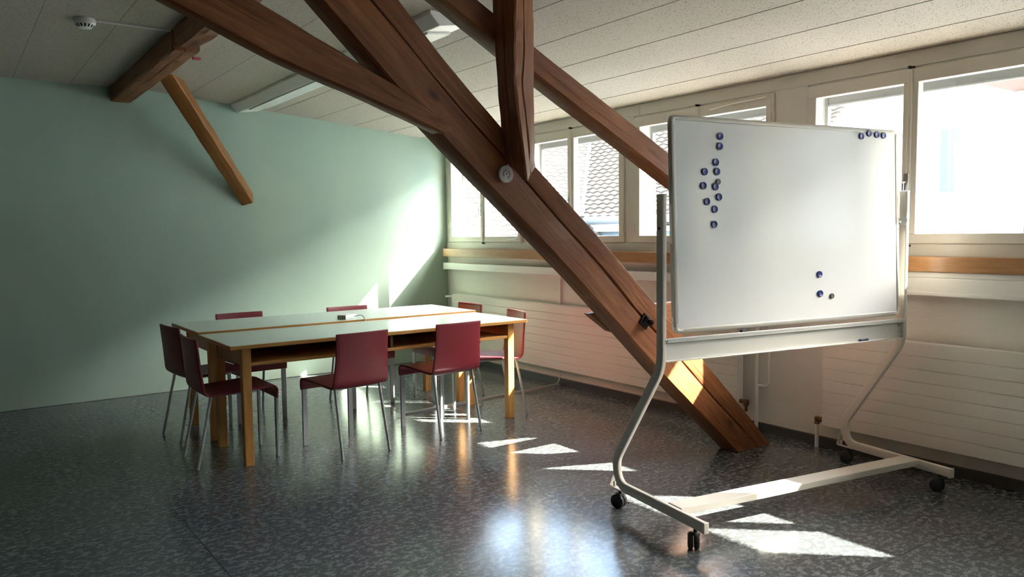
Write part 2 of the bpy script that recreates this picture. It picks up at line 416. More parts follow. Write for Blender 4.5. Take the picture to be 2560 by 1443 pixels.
tag(mainb, 'thick old brown diagonal beam split by a long crack, standing on the floor', 'beam')
b2 = beam('rafter_beam', [(-.10, 1.16), (-1.198, 1.698), (-2.126, 2.162), (-2.632, 2.433), (-2.98, 2.61)], [(-.10, 1.30), (-1.199, 1.843), (-2.123, 2.296), (-2.382, 2.428), (-2.72, 2.60)], .125, yf=YF+.006,
     crack=lambda t: (.42, .002, .003), seed=5)
tag(b2, 'slimmer brown beam sloping from behind the whiteboard up to the ceiling', 'beam')
br = beam('collar_brace', [(-2.66, 1.835), (-3.05, 1.968), (-3.402, 2.072), (-3.855, 2.258), (-4.90, 2.66)], [(-2.60, 1.87), (-2.873, 2.022), (-3.113, 2.123), (-3.488, 2.292), (-4.45, 2.665)], .085, yf=YF-.012, seed=9)
tag(br, 'slightly curved brown brace rising from the split beam towards the smoke detector', 'beam')
# hanging post in front of the truss
def post():
    vs = []; fs = []; n = 40; rn = []
    for i in range(n):
        t = i/(n-1); z = 1.62 + (cz(-2.3)-1.62)*t
        def sm3(a, b, c): return a+(b-a)*min(1, t/.48) if t < .48 else b+(c-b)*(t-.48)/.52
        xt, xb = sm3(-2.293, -2.360, -2.348), sm3(-2.308, -2.345, -2.378); xr = -2.180
        J = lambda k: noise.noise(Vector((i*.28, k*5.1, 4.4)))*.004
        yt, yr, yb = -4.500, -4.420, -4.345
        cy = .03 + .035*math.exp(-((t-.30)/.22)**2); f = .42+.05*math.sin(t*11)-.18*max(0, .2-t)
        P = lambda u, d=0: (xt+(xr-xt)*u-.65*d, yt+(yr-yt)*u+.76*d)
        Q = lambda u, d=0: (xb+(xt-xb)*u+.95*d, yb+(yt-yb)*u+.2*d)
        sag = max(0, (.12-t)/.12)
        pr = [P(.06), P(f-cy), P(f, .026), P(f+cy), P(.93), (xr+.001, yr+.010), (xr, yb), (xb, yb), Q(.44), Q(.47, .010), Q(.50), Q(.94)]
        for k, (x, y) in enumerate(pr):
            # pointed lower end: front left corner lowest, rising to the right and to the rear
            rise = sag*(.075*max(0, x-xt)/(xr-xt)*(1-(y-yt)/(yb-yt)*.5) + .118*(y-yt)/(yb-yt)*(1-.5*max(0, x-xt)/(xr-xt)))
            vs.append((x+J(k), y+J(k+30), z+rise))
    m_ = 12
    for i in range(n-1):
        for k in range(m_): fs.append((i*m_+k, i*m_+(k+1) % m_, (i+1)*m_+(k+1) % m_, (i+1)*m_+k))
    fs += [tuple(range(m_))[::-1], tuple(range((n-1)*m_, n*m_))]
    mb = MB(); mb.add(vs, fs); o = obj('hanging_post', mb, 'beam', smooth=True)
    to_local(o, (-2.3, -4.42, 2.6), (0, 0, -1), (0, 1, 0)); return o
tag(post(), 'upright weathered post hanging from the ceiling onto the split diagonal beam', 'post')
# purlin under the ceiling, scarf-jointed
def purlin():
    pm = MB(); vs = []; fs = []; ysn = [-.07*k for k in range(31)] + [-2.13-.012*k for k in range(18)] + [-2.36-.075*k for k in range(26)]; n = len(ysn)
    for i in range(n):
        y = ysn[i]; J = lambda k: noise.noise(Vector((i*.3, k*4.1, 8.8)))*.004
        near = y > -2.245
        zb = 2.540 if near else 2.552
        xr = -3.143 if near else -3.16+.012*math.sin(y*9)
        xl = -3.307
        ch = .012 if near else .035
        gr = .034*math.exp(-((y+2.245)/.016)**4)     # notch of the joint
        pr = [(xl+gr, HK+.01), (xl+gr, zb+ch+gr), (xl+ch+gr, zb+gr), (-3.2335, zb+gr), (-3.2315, zb+gr+(.008 if near and y < -.3 else 0)), (-3.2295, zb+gr), (xr-.01, zb+gr), (xr, zb+.01+gr), (xr, HK+.01)]
        vs += [(x+J(k), y, z+J(k+9)) for k, (x, z) in enumerate(pr)]
    m_ = 9
    for i in range(n-1):
        for k in range(m_): fs.append((i*m_+k, i*m_+(k+1) % m_, (i+1)*m_+(k+1) % m_, (i+1)*m_+k))
    fs += [tuple(range(m_))[::-1], tuple(range((n-1)*m_, n*m_))]
    pm.add(vs, fs); o = obj('ceiling_purlin', pm, 'beam', smooth=True); to_local(o, (-3.22, -2, 2.6), (0, -1, 0), (1, 0, 0)); return o
tag(purlin(), 'dark brown jointed beam running along the ceiling into the green wall', 'beam')
tag(obj('wedge', MB().box((-3.150, -2.085, 2.528), (-3.100, -2.060, 2.546)), 'red', bevel=.003), 'small red wedge sticking out of the ceiling beam at its joint', 'wedge')
# brace against the green wall
def strut():
    A, B = Vector((-3.03, -.778, 2.668)), Vector((-2.187, -.03, 1.70)); a = (B-A).normalized()
    v = Vector((.35, .93, .10)); s = a.cross(v).normalized(); n = s.cross(a).normalized()
    if s.x < 0: s = -s
    q = Matrix.Rotation(math.radians(16), 3, a); s, n = q @ s, q @ n
    if n.y > 0: n = -n                        # n looks into the room
    hw, dp = .060, .095; vs = []
    k_ = 24
    for i in range(k_+1):
        c = A.lerp(B, i/k_); w_ = hw*(1.04-.1*i/k_) + noise.noise(Vector((i*.4, 1, 2)))*.004
        sec = [c-s*w_+n*.012, c-s*(w_-.012)+n*.02, c+s*(w_-.008)+n*.02, c+s*w_+n*.012, c+s*w_-n*dp, c-s*w_-n*dp]
        if i == k_:                           # cut off where it meets the wall
            sec = [p if p.y < -.004 else p+a*((-.004-p.y)/a.y) for p in sec]
        vs += [tuple(p if p.y < -.004 else p+a*((-.004-p.y)/a.y)) for p in sec]
    fs = [(i*6+k, i*6+(k+1) % 6, (i+1)*6+(k+1) % 6, (i+1)*6+k) for i in range(k_) for k in range(6)] + [tuple(range(6))[::-1], tuple(range(k_*6, k_*6+6))]
    mb = MB(); mb.add(vs, fs); o = obj('wall_brace', mb, 'strut', smooth=True); to_local(o, A, a, n); return o
so = strut(); tag(so, 'light orange-brown timber brace slanting down the green wall, cut square', 'beam')
# tie timber lapped behind the diagonal, with its bolt
tie = obj('tie_timber', MB().prism([(-1.660, -4.212, .938), (-1.50, -4.212, .828), (-1.445, -4.212, .812), (-.06, -4.212, .812), (-.06, -4.212, .962), (-1.45, -4.212, .962), (-1.61, -4.212, .943)], (0, .045, 0)), 'beam', bevel=.004)
to_local(tie, (-.8, -4.16, .89), (1, 0, 0)); tag(tie, 'short horizontal timber lapped behind the split beam, reaching towards the window wall', 'beam')
bt = thing('bolt_washer', 'dark iron nut and square plate bolted on the split beam', 'bolt', (-1.375, YF, .889))
obj('plate', MB().box((-.034, -.012, -.034), (.034, 0, .034)).xf(Matrix.Rotation(math.radians(38), 4, 'Y')), 'iron', bt, .003)
obj('boss', MB().cyl((0, -.012, 0), (0, -.034, 0), .036, 4, .020).xf(Matrix.Rotation(math.radians(-7), 4, 'Y')), 'iron', bt, .002)
obj('nut', MB().cyl((.004, -.034, -.004), (.004, -.052, -.004), .018, 6).cyl((.004, -.052, -.004), (.004, -.064, -.004), .009, 12), 'iron', bt, .001)
# dial thermometer on the diagonal
th = thing('thermometer', 'small round white dial thermometer on the split beam below the post', 'thermometer', (-2.320, YF-.002, 1.668))
R90 = Matrix.Rotation(math.radians(90), 4, 'X')
obj('case', MB().lathe([(0, 0), (.039, 0), (.041, .004), (.041, .012), (.037, .015), (.0355, .0125), (0, .0125)]).xf(R90), 'plastic', th, smooth=True)
obj('dial', MB().cyl((0, -.0126, 0), (0, -.0134, 0), .0352, 28), 'dial', th)
def arc(a0, a1, r0, r1, y, n=16):
    mb = MB(); vs = []; fs = []
    for k in range(n+1):
        a = math.radians(a0+(a1-a0)*k/n)
        for r in (r0, r1):
            for yy in (y, y-.0006): vs.append((r*math.cos(a), yy, r*math.sin(a)))
    for k in range(n): i = 4*k; fs += [(i, i+4, i+6, i+2), (i+1, i+3, i+7, i+5), (i, i+1, i+5, i+4), (i+2, i+6, i+7, i+3)]
    mb.add(vs, fs); return mb
obj('scale_arc', arc(80, 215, .016, .0205, -.0136), 'dialblue', th)
obj('scale_arc', arc(50, -75, .016, .0205, -.0136), 'dialred', th)
tk = MB()
for a in range(-50, 231, 28):
    t = math.radians(a); x, z = .027*math.cos(t), .027*math.sin(t); tk.box((x-.0017, -.0142, z-.0017), (x+.0017, -.0136, z+.0017))
obj('tick_marks', tk, 'dialblue', th)
obj('pointer', MB().box((-.0012, -.0150, -.004), (.0012, -.0142, .015)).cyl((0, -.0136, 0), (0, -.0155, 0), .0035, 12).xf(Matrix.Rotation(math.radians(25), 4, 'Y')), 'dialred', th)
obj('hanging_loop', MB().box((.010, -.010, .038), (.017, -.003, .047)), 'plastic', th, .002)

# ------------------------------------------------------------------ ceiling lamp, smoke detector
lp = thing('ceiling_lamp', 'long white fluorescent lamp box along the sloping ceiling, switched off', 'lamp', (-2.18, -1.85, cz(-2.18)))
def lz(x): return cz(-2.18+x)-cz(-2.18)
ln = 1.82
obj('housing', MB().prism([(-.130, -ln, lz(-.13)), (-.130, -ln, -.008), (-.075, -ln, -.064), (-.068, -ln, -.066), (.118, -ln, -.034), (.125, -ln, -.028), (.125, -ln, lz(.125))], (0, 2*ln, 0)), 'lampwhite', lp, .002)
df = MB(); a, b = -ln+.16, ln-.30
df.prism([(-.060, a, -.0655), (.112, a+.03, -.0365), (.112, b, -.0365), (-.060, b, -.0655)], (0, 0, -.012))
obj('diffuser', df, 'diffuser', lp, .002)
sdt = thing('smoke_detector', 'round white smoke detector with dark slots on the ceiling', 'smoke detector', (-3.775, -2.19, HK))
obj('base_plate', MB().lathe([(0, 0), (.062, 0), (.062, -.010), (.060, -.016), (0, -.016)], 36), 'plastic', sdt, smooth=True)
obj('dome', MB().lathe([(.056, -.015), (.057, -.024), (.050, -.034), (.036, -.050), (.030, -.053), (0, -.053)], 36), 'plastic', sdt, smooth=True)
def slot(a):
    m_ = MB(); R_ = Matrix.Rotation(a, 3, 'Z')
    m_.add([R_ @ Vector(p) for p in [(.0508, -.0052, -.0338), (.0508, .0052, -.0338), (.0380, .0042, -.0486), (.0380, -.0042, -.0486), (.042, -.005, -.030), (.042, .005, -.030), (.030, .004, -.044), (.030, -.004, -.044)]],
           [(0, 1, 2, 3), (4, 7, 6, 5), (0, 4, 5, 1), (1, 5, 6, 2), (2, 6, 7, 3), (3, 7, 4, 0)]); return m_
for k in range(14): obj('vent_slot', slot(k*2*math.pi/14+.1), 'slot', sdt)
dct = obj('cable_duct', MB().box((-3.715, -2.232, HK-.012), (-3.309, -2.206, HK)), 'plastic', bevel=.002)
tag(dct, 'thin white cable duct on the ceiling from smoke detector to jointed beam', 'cable duct')

# ------------------------------------------------------------------ radiators, trunking, pipes
def radiator(y0, y1, label, valve):
    t = thing('radiator', label, 'radiator', (-.055, (y0+y1)/2, .155)); h = abs(y0-y1)/2; n = 8; hz = .582/n
    g = MB()
    for k in range(n):
        a, b = k*hz, (k+1)*hz
        vs = []
        for y in (-h, h): vs += [(.02, y, a), (-.040, y, a), (-.045, y, a+.004), (-.045, y, b-.004), (-.040, y, b), (.02, y, b)]
        g.add(vs, [(0, 1, 2, 3, 4, 5)[::-1], (6, 7, 8, 9, 10, 11)] + [(i, (i+1) % 6, 6+(i+1) % 6, 6+i) for i in range(6)])
    obj('panel', g, 'enamel', t)
    obj('top_grille', MB().box((-.043, -h, .582), (.03, h, .586)), 'enamel', t)
    for q in (-1, 1): obj('bracket', MB().box((.02, q*(h-.34), .05), (.0545, q*(h-.3), .5)), 'enamel', t)
    return t, h
r1, h1 = radiator(-.25, -4.0, 'long white grooved radiator behind the table and the split beam', 0)
obj('connector', MB().tube([(-.015, h1, .555), (-.015, h1+.05, .555), (-.06, h1+.11, .553)], .012).lathe([(0, -.015), (.017, -.015), (.019, 0), (.017, .015), (0, .015)], 14, (-.015, h1+.03, .555)), 'enamel', r1, smooth=True)
v1 = obj('valve', MB().cyl((-.01, -h1, .045), (-.01, -h1-.045, .045), .014).lathe([(0, -.02), (.017, -.02), (.021, -.008), (.021, .012), (.013, .022), (0, .022)], 12, (-.01, -h1-.05, .04)).cyl((-.01, -h1-.05, .03), (-.01, -h1-.05, -.02), .012), 'brass', r1, smooth=True)
obj('supply_pipe', MB().tube([(-.01, -h1-.05, -.02), (-.01, -h1-.05, -.154)], .010), 'enamel', r1, smooth=True)
r2, h2 = radiator(-4.65, -8.6, 'white grooved radiator under the windows behind the whiteboard', 1)
obj('valve', MB().cyl((-.01, h2, .03), (-.01, h2+.05, .03), .011).lathe([(0, -.03), (.017, -.03), (.019, -.02), (.015, -.015), (.017, .012), (.012, .018), (0, .018)], 12, (-.01, h2+.055, .028)).cyl((-.01, h2+.02, .03), (-.01, h2+.034, .03), .017, 6), 'brass', r2, smooth=True)
obj('supply_pipe', MB().tube([(-.01, h2+.055, .0), (-.01, h2+.055, -.154)], .012), 'enamel', r2, smooth=True)
rs = thing('riser_pipe', 'pale painted heating pipe rising by the split beam between the radiators', 'pipe', (-.03, -4.11, 0))
obj('main_pipe', MB().cyl((0, 0, .0), (0, 0, 1.0), .0135), 'enamel', rs, smooth=True)
obj('branch_pipe', MB().tube(fillet([(0, 0, .325), (0, -.098, .325), (0, -.098, 1.0)], .04), .0095), 'enamel', rs, smooth=True)
ct = thing('cable_trunking', 'white cable trunking along the window wall under the wooden rail', 'cable trunking', (-.04, -2.1, 1.0))
obj('body', MB().box((-.042, -2.0, .003), (.04, 2.04, .074)), 'trunk', ct, .004)
obj('end_cap', MB().box((-.044, 2.04, .001), (.04, 2.055, .076)), 'trunk', ct, .004)
ct2 = thing('cable_trunking', 'wider white cable trunking near the window handle beside the whiteboard', 'cable trunking', (-.04, -6.95, 1.0))
obj('body', MB().box((-.042, -2.8, .008), (.037, 2.49, .1115)).box((-.040, -2.8, .1115), (.037, 2.49, .144)), 'trunk', ct2, .005)
obj('cover_lip', MB().box((-.047, -2.8, .012), (-.041, 2.49, .030)), 'trunk', ct2, .002)
cdn = obj('conduit', MB().box((-.018, -1.983, .742), (0, -1.962, 1.003)), 'enamel', bevel=.002)
tag(cdn, 'narrow white conduit dropping from the trunking to the long radiator', 'conduit')
# cable cover on the floor and the cords
a, b = Vector((-1.70, -2.125, 0)), Vector((-.03, -1.965, 0)); d = (b-a).normalized(); nn = Vector((-d.y, d.x, 0))
fc = obj('floor_cable_cover', MB().sweep([a, b], [(.030, 0), (.018, .013), (-.018, .013), (-.030, 0)], side=nn), 'duct')
tag(fc, 'low grey cable cover strip across the floor from table to radiator', 'cable cover')
wc = obj('cord', MB().tube(fillet([(-.05, -1.967, .012), (-.035, -1.968, .03), (-.022, -1.985, .10), (-.016, -2.02, .20), (-.013, -2.02, .30)], .05), .004, 8), 'cable', smooth=True)
tag(wc, 'white cord rising from the floor cable cover behind the radiator', 'cord')

# ------------------------------------------------------------------ tables
def table(x0, x1, y0, y1, zt, label, legs, hole):
    t = thing('table', label, 'table', ((x0+x1)/2, (y0+y1)/2, 0)); hx, hy = (x1-x0)/2, (y1-y0)/2
    tc = obj('tabletop', MB().box((-hx, -hy, zt-.024), (hx, hy, zt-.0015)), 'oak', t, .003)
    obj('laminate', MB().box((-hx+.005, -hy+.005, zt-.002), (hx-.005, hy-.005, zt)), 'mint', tc)
    lx, ly = hx-.085, hy-.06; s = .027
    for sx in (-1, 1):
        for sy in (-1, 1):
            lg = obj('leg', MB().prism([(-s, -s, 0), (s, -s, 0), (s, s, 0), (-s, s, 0)], (0, 0, zt-.024)), 'oak', t, .003)
            lg.data.transform(Matrix.Rotation(math.radians(90), 4, 'Y')); lg.rotation_euler = (0, math.radians(-90), 0); lg.location = (sx*(lx-s), sy*(ly-s), 0)
    zs = .607
    for sx in (-1, 1): obj('side_panel', MB().box((sx*(lx-.008), -ly+2*s, zs), (sx*(lx-.030), ly-2*s, zt-.024)), 'oak', t, .002)
    obj('shelf', MB().box((-lx+2*s, -ly+.004, zs), (lx-2*s, ly-.01, zs+.021)), 'oak', t, .002)
    bk = MB(); yb = ly-.03       # back board with an open slot in each bay
    for sx in (-1, 1):
        bk.box((sx*.0, yb, zs+.021), (sx*.38, yb+.016, zt-.024)).box((sx*.46, yb, zs+.021), (sx*(lx-2*s), yb+.016, zt-.024))
        bk.box((sx*.38, yb, zs+.021), (sx*.46, yb+.016, zs+.05)).box((sx*.38, yb, zs+.068), (sx*.46, yb+.016, zt-.024))
    obj('back_board', bk, 'shelf', t)
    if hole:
        for gx, gy in hole:  # white discs added in place of lit wall showing through the shelf
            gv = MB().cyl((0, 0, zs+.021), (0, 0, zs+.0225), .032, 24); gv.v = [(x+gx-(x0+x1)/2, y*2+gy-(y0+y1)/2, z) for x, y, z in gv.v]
            tag(obj('shelf_light_disc', gv, 'plastic', t), 'white oval disc standing in for light through the shelf', None)
    obj('divider', MB().box((-.009, -ly+.02, zs+.02), (.009, ly-.03, zt-.024)), 'shelf', t, .001)
    return t
SHELF_LIGHT = [(-2.47, -2.345), (-1.82, -2.372)]
table(-3.19, -1.012, -2.800, -2.082, .745, 'front wooden table of the joined pair, mint top, nearer the whiteboard', 0, SHELF_LIGHT)
table(-3.185, -.985, -2.062, -1.335, .757, 'rear wooden table of the joined pair, carrying the white power strip', 0, 0)

# ------------------------------------------------------------------ chairs
def chair_proto(label):
    t = thing('chair', label, 'chair', group='burgundy shell chairs around the tables')
    prof = fillet([(0, .220, .376), (0, .228, .453), (0, .10, .452), (0, -.12, .440), (0, -.214, .436), (0, -.246, .782)], [0, .072, .05, .1, .08, 0], 8)
    # resample evenly
    n = 44; d = [0]
    for p, q in zip(prof, prof[1:]): d.append(d[-1]+(q-p).length)
    pr = []
    for i in range(n):
        s = d[-1]*i/(n-1); k = 0
        while k < len(d)-2 and d[k+1] < s: k += 1
        pr.append(prof[k].lerp(prof[k+1], (s-d[k])/max(1e-9, d[k+1]-d[k])))
    nx = 13; vs = []; fs = []
    for i, p in enumerate(pr):
        for j in range(nx):
            u = j/(nx-1)*2-1; back = max(0, min(1, (p.z-.47)/.15)) if p.y < -.1 else 0
            wd = .197 - .012*back
            dy = -.014*(1-u*u)*back; dz = -.006*(1-u*u) if (abs(p.y) < .2 and not back) else 0
            vs.append((u*wd, p.y+dy, p.z+dz))
    for i in range(n-1):
        for j in range(nx-1): fs.append((i*nx+j, i*nx+j+1, (i+1)*nx+j+1, (i+1)*nx+j))
    ks = [i for i, p in enumerate(pr) if p.y < -.17 and p.z > .437][0]
    mb = MB(); mb.add(vs, fs)
    o = obj('shell', mb, 'shell', t, smooth=True)
    sm_ = o.modifiers.new('thick', 'SOLIDIFY'); sm_.thickness = .014; sm_.offset = 0
    bv = o.modifiers.new('bevel', 'BEVEL'); bv.width = .003; bv.segments = 2; bv.limit_method = 'ANGLE'; bv.angle_limit = math.radians(50)
    for sx in (-1, 1):
        obj('leg', MB().prism([(sx*.187, .214, 0), (sx*.187, .230, 0), (sx*.153, .230, 0), (sx*.153, .214, 0)], (0, 0, .378)), 'leg', t, .002)
        obj('leg', MB().tube([(sx*.170, -.262, 0), (sx*.160, -.168, .436)], .0095, 14), 'leg', t, smooth=True)
    obj('seat_frame', MB().box((-.125, -.165, .416), (-.10, .12, .430)).box((.10, -.165, .416), (.125, .12, .430)).box((-.16, -.17, .420), (.16, -.15, .432)), 'leg', t, .002)
    return t
def dup(o, loc, rot, label):
    r = o.copy(); C.objects.link(r); r.location = loc; r.rotation_euler = (0, 0, rot); r['label'] = label
    for ch in list(o.children):
        c = ch.copy(); C.objects.link(c); c.parent = r
    return r
# (centre x, y, heading of the sitter in degrees from +Y counterclockwise, label)
CH = [(-3.09, -2.455, -90, 'burgundy chair at the darker short end of the front table'),
      (-3.045, -1.728, -84, 'burgundy chair at the darker short end of the rear table'),
      (-2.630, -1.39, 181, 'burgundy chair at the rear long side, nearer the dark short end'),
      (-2.445, -2.703, 6, 'burgundy chair at the front long side, nearer the dark short end'),
      (-1.703, -2.665, 3.5, 'burgundy chair at the front long side, nearer the window end'),
      (-1.138, -2.446, 76, 'burgundy chair at the front table end beside the radiator, seat sunlit'),
      (-1.065, -1.715, 90, 'burgundy chair at the rear table end nearest the room corner'),
      (-1.750, -1.472, 180, 'burgundy chair at the rear long side behind the power strip')]
proto = None
for x, y, a, lb in CH:
    if proto is None:
        proto = chair_proto(lb); proto.location = (x, y, 0); proto.rotation_euler = (0, 0, math.radians(a))
    else: dup(proto, (x, y, 0), math.radians(a), lb)

# power strip on the rear table with its cable
ps = thing('power_strip', 'short white power strip at the joint of the two tables', 'power strip', (-2.075, -1.945, .757), math.radians(28))
obj('body', MB().prism([(-.065, -.040, .0), (.065, -.040, .0), (.065, .040, .0), (-.065, .040, .0)], (0, 0, .034)), 'plastic', ps, .004)
for k in range(4):
    obj('socket', MB().box((-.0665, -.036+k*.0185, .006), (-.064, -.036+k*.0185+.0145, .029)), 'socketgrey', ps, .002)
pc = obj('power_cable', MB().tube(fillet([(-2.035, -1.990, .775), (-2.00, -2.04, .79), (-1.985, -2.072, .765), (-1.98, -2.072, .60), (-1.90, -2.07, .40), (-1.86, -2.09, .20), (-1.78, -2.12, .03), (-1.66, -2.122, .008)], .05), .0038, 8), 'cable', smooth=True)
tag(pc, 'white cable hanging from the power strip down to the floor cover', 'cable')

# ------------------------------------------------------------------ whiteboard on its stand
U = Vector((.9852, -.1717, 0)); FN = Vector((-.1717, -.9852, 0))   # along the board, towards the viewer's side
ang = math.atan2(U.y, U.x)
wbt = thing('whiteboard', 'mobile whiteboard on a cream wheeled stand in front of the beams', 'whiteboard', (-1.0875, -5.10, 0), ang)
# local frame: x along the board, y away from the viewer
def side(sx, top):
    x = sx*.809
    path = fillet([(x, 0, top), (x, 0, .765), (x, .375, .235), (x, .335, .118), (x, -.305, .118)], [0, .06, .13, .10, 0], 9)
    sf = obj('side_frame', MB().sweep(path, rrect(.0125, .024, .006, 3), side=(1, 0, 0)), 'stand', wbt, smooth=True)
    obj('end_cap', MB().box((x-.0135, -.305, .093), (x+.0135, -.318, .143)), 'stand', sf, .003)
    obj('top_cap', MB().box((x-.0135, -.025, top-.004), (x+.0135, .025, top+.006)), 'stand', sf, .005)
    for y, brake in ((.335, 1), (-.245, 0)):
        c = obj('caster', MB().cyl((x, y, .094), (x, y, .07), .009).box((x-.014, y-.016, .066), (x+.014, y+.020, .078)), 'dark', wbt, .002)
        yo = .012; an = math.radians(24 if brake else (-38 if sx < 0 else 30))
        for q in (-1, 1):
            wm = MB().lathe([(0, -.0125), (.029, -.0125), (.0355, -.008), (.0375, 0), (.0355, .008), (.029, .0125), (0, .0125)], 26)
            wm.xf(Matrix.Translation((x, y+yo, .0375)) @ Matrix.Rotation(an, 4, 'Z') @ Matrix.Translation((q*.0135, 0, 0)) @ Matrix.Rotation(math.radians(90), 4, 'Y'))
            obj('wheel', wm, 'dark', c, smooth=True)
        if brake:                               # bent strap carrying the rear caster
            obj('caster_bracket', MB().sweep(fillet([(x, .30, .097), (x, .415, .097), (x, .372, .18)], .018, 5), [(.013, .002), (-.013, .002), (-.013, -.002), (.013, -.002)], side=(1, 0, 0)).cyl((x, .385, .099), (x, .385, .125), .007, 10), 'stand', wbt, smooth=True)
side(-1, 1.548); side(1, 1.585)
obj('lower_bar', MB().box((-.797, -.135, .112), (.797, -.035, .145)), 'stand', wbt, .004)
tb = obj('tray_bar', MB().box((-.797, -.006, .795), (.797, .0, .885)).box((-.797, -.024, .790), (.797, .0, .796)).box((-.797, -.030, .885), (.797, .012, .893)).box((-.797, -.030, .880), (.797, -.026, .901)), 'tray', wbt, .0015)
for z in (.828, .862): obj('bolt', MB().cyl((.780, -.006, z), (.780, -.014, z), .0085, 6), 'steel', tb)
tilt = .038
bdm = Matrix.Translation((.0087, -.001, 1.42)) @ Matrix.Rotation(-tilt, 4, 'X')
bw, bt_, bb = .7565, .494, .502
def bobj(name, mb, m, parent=None, **k):
    return obj(name, mb.xf(bdm), m, parent or wbt, **k)
panel = bobj('board', MB().box((-bw+.008, 0, -bb+.008), (bw-.008, .018, bt_-.008)), 'board')
fr = MB(); r_ = .03
for (p, q) in (((-bw+.012, .012, -bb+.03), (-bw+.012, .012, bt_-.03)), ((bw-.012, .012, -bb+.03), (bw-.012, .012, bt_-.03)), ((-bw+.03, .012, -bb+.012), (bw-.03, .012, -bb+.012)), ((-bw+.03, .012, bt_-.012), (bw-.03, .012, bt_-.012))):
    fr.sweep([p, q], rrect(.0125, .0145, .006, 3) if abs(Vector(q).z-Vector(p).z) > .1 else rrect(.0145, .0125, .006, 3), side=(1, 0, 0) if abs(Vector(q).z-Vector(p).z) > .1 else (0, 1, 0))
bf = bobj('board_frame', fr, 'alu', smooth=True)
for sx in (-1, 1):
    for zz, sz in ((bt_, 1), (-bb, -1)):
        cx, czz = sx*(bw-.012), zz-sz*.012
        bobj('corner_cap', MB().sweep(fillet([(cx, .012, czz-sz*.034), (cx, .012, czz), (cx-sx*.034, .012, czz)], .024, 6), [(.0155*math.cos(t), .0135*math.sin(t)) for t in [k*math.pi/8 for k in range(16)]], side=(0, 1, 0)), 'stand', bf, smooth=True)
bobj('hinge_plate', MB().box((-bw-.003, .004, -.09), (-bw+.002, .020, .09)), 'stand', bf)
bobj('frame_clip', MB().box((-bw-.003, .006, -bb+.05), (-bw+.002, .018, -bb+.075)), 'stand', bf)
for k, sx in enumerate((-1, 1)):
    obj('pivot', MB().cyl((sx*.797, 0, 1.42), (sx*.768, 0, 1.42), .008, 12), 'steel', wbt, smooth=True)
obj('pivot_knob', MB().lathe([(0, 0), (.026, 0), (.028, .004), (.028, .010), (.024, .014), (0, .014)], 24).xf(Matrix.Translation((.796, -.004, 1.425)) @ Matrix.Rotation(math.radians(-62), 4, 'Y') @ Matrix.Rotation(math.radians(25), 4, 'X')), 'plastic', wbt, smooth=True)
obj('screw_head', MB().cyl((-.8215, 0, 1.40), (-.825, 0, 1.40), .006, 12), 'iron', wbt, smooth=True)
WM = Matrix.Translation((-1.0875, -5.10, 0)) @ Matrix.Rotation(ang, 4, 'Z') @ bdm
MAG = [(-.473, .408, 0, 'topmost blue round magnet of the cluster near the whiteboard edge by the beam'),
 (-.476, .361, 0, 'second blue magnet from the top of the cluster by the beam side'),
 (-.502, .286, 0, 'third blue magnet down the long column of the big cluster'),
 (-.569, .241, 0, 'upper of three blue magnets on the outer edge of the big cluster'),
 (-.496, .243, 0, 'blue magnet just above the small grey one in the big cluster'),
 (-.490, .195, 1, 'small grey magnet overlapping a blue one in the big cluster'),
 (-.578, .176, 0, 'middle of three blue magnets on the outer edge of the big cluster'),
 (-.507, .172, 0, 'blue magnet touched by the small grey one in the big cluster'),
 (-.487, .124, 0, 'blue magnet below the touching grey and blue pair'),
 (-.559, .102, 0, 'lowest of three blue magnets on the outer edge of the big cluster'),
 (-.514, .067, 0, 'second blue magnet from the bottom of the big cluster'),
 (-.518, -.004, 0, 'bottom blue magnet of the big cluster, a little apart'),
 (.473, .450, 0, 'first of four blue magnets in the top row, farthest from the frame'),
 (.530, .467, 0, 'highest of four blue magnets in the top row, second along'),
 (.588, .463, 0, 'third of four blue magnets in the top row'),
 (.640, .461, 0, 'last of four blue magnets in the top row, nearest the frame'),
 (.157, -.260, 0, 'lone blue magnet above another in the lower whiteboard area'),
 (.161, -.358, 0, 'blue magnet beside the lone small grey one low on the whiteboard'),
 (.243, -.374, 1, 'small grey magnet alone beside the lowest blue magnet')]
mp = {}
def make_mag(g):
    r = .0135 if g else .0172
    o = obj('magnet', MB().lathe([(0, 0), (r*.96, 0), (r, -.002), (r, -.007), (r*.9, -.0085), (r*.72, -.0085), (r*.66, -.0078), (0, -.0078)], 24).xf(Matrix.Rotation(math.radians(-90), 4, 'X')), 'grey' if g else 'blue', smooth=True)
    return o
for a, b, g, lb in MAG:
    if g not in mp: o = mp[g] = make_mag(g)
    else: o = mp[g].copy(); C.objects.link(o)
    o.matrix_world = WM @ Matrix.Translation((a, -.0002, b))
    tag(o, lb, 'magnet', 'round magnets on the whiteboard')
WL = Matrix.Translation((-1.0875, -5.10, 0)) @ Matrix.Rotation(ang, 4, 'Z')
mk = obj('marker', MB().cyl((-.03, 0, 0), (.012, 0, 0), .0055, 12).cyl((.012, 0, 0), (.030, 0, 0), .0060, 12), 'dialblue', smooth=True)
mk.matrix_world = WL @ Matrix.Translation((.50, -.0135, .8025)); tag(mk, 'short dark blue marker lying in the lower lip of the whiteboard tray', 'marker')
er = obj('board_eraser', MB().box((-.022, -.010, 0), (.022, .010, .014)), 'iron', bevel=.004)
er.matrix_world = WL @ Matrix.Translation((-.315, .000, .8935)); tag(er, 'small dark eraser on top of the whiteboard tray below the board', 'eraser')

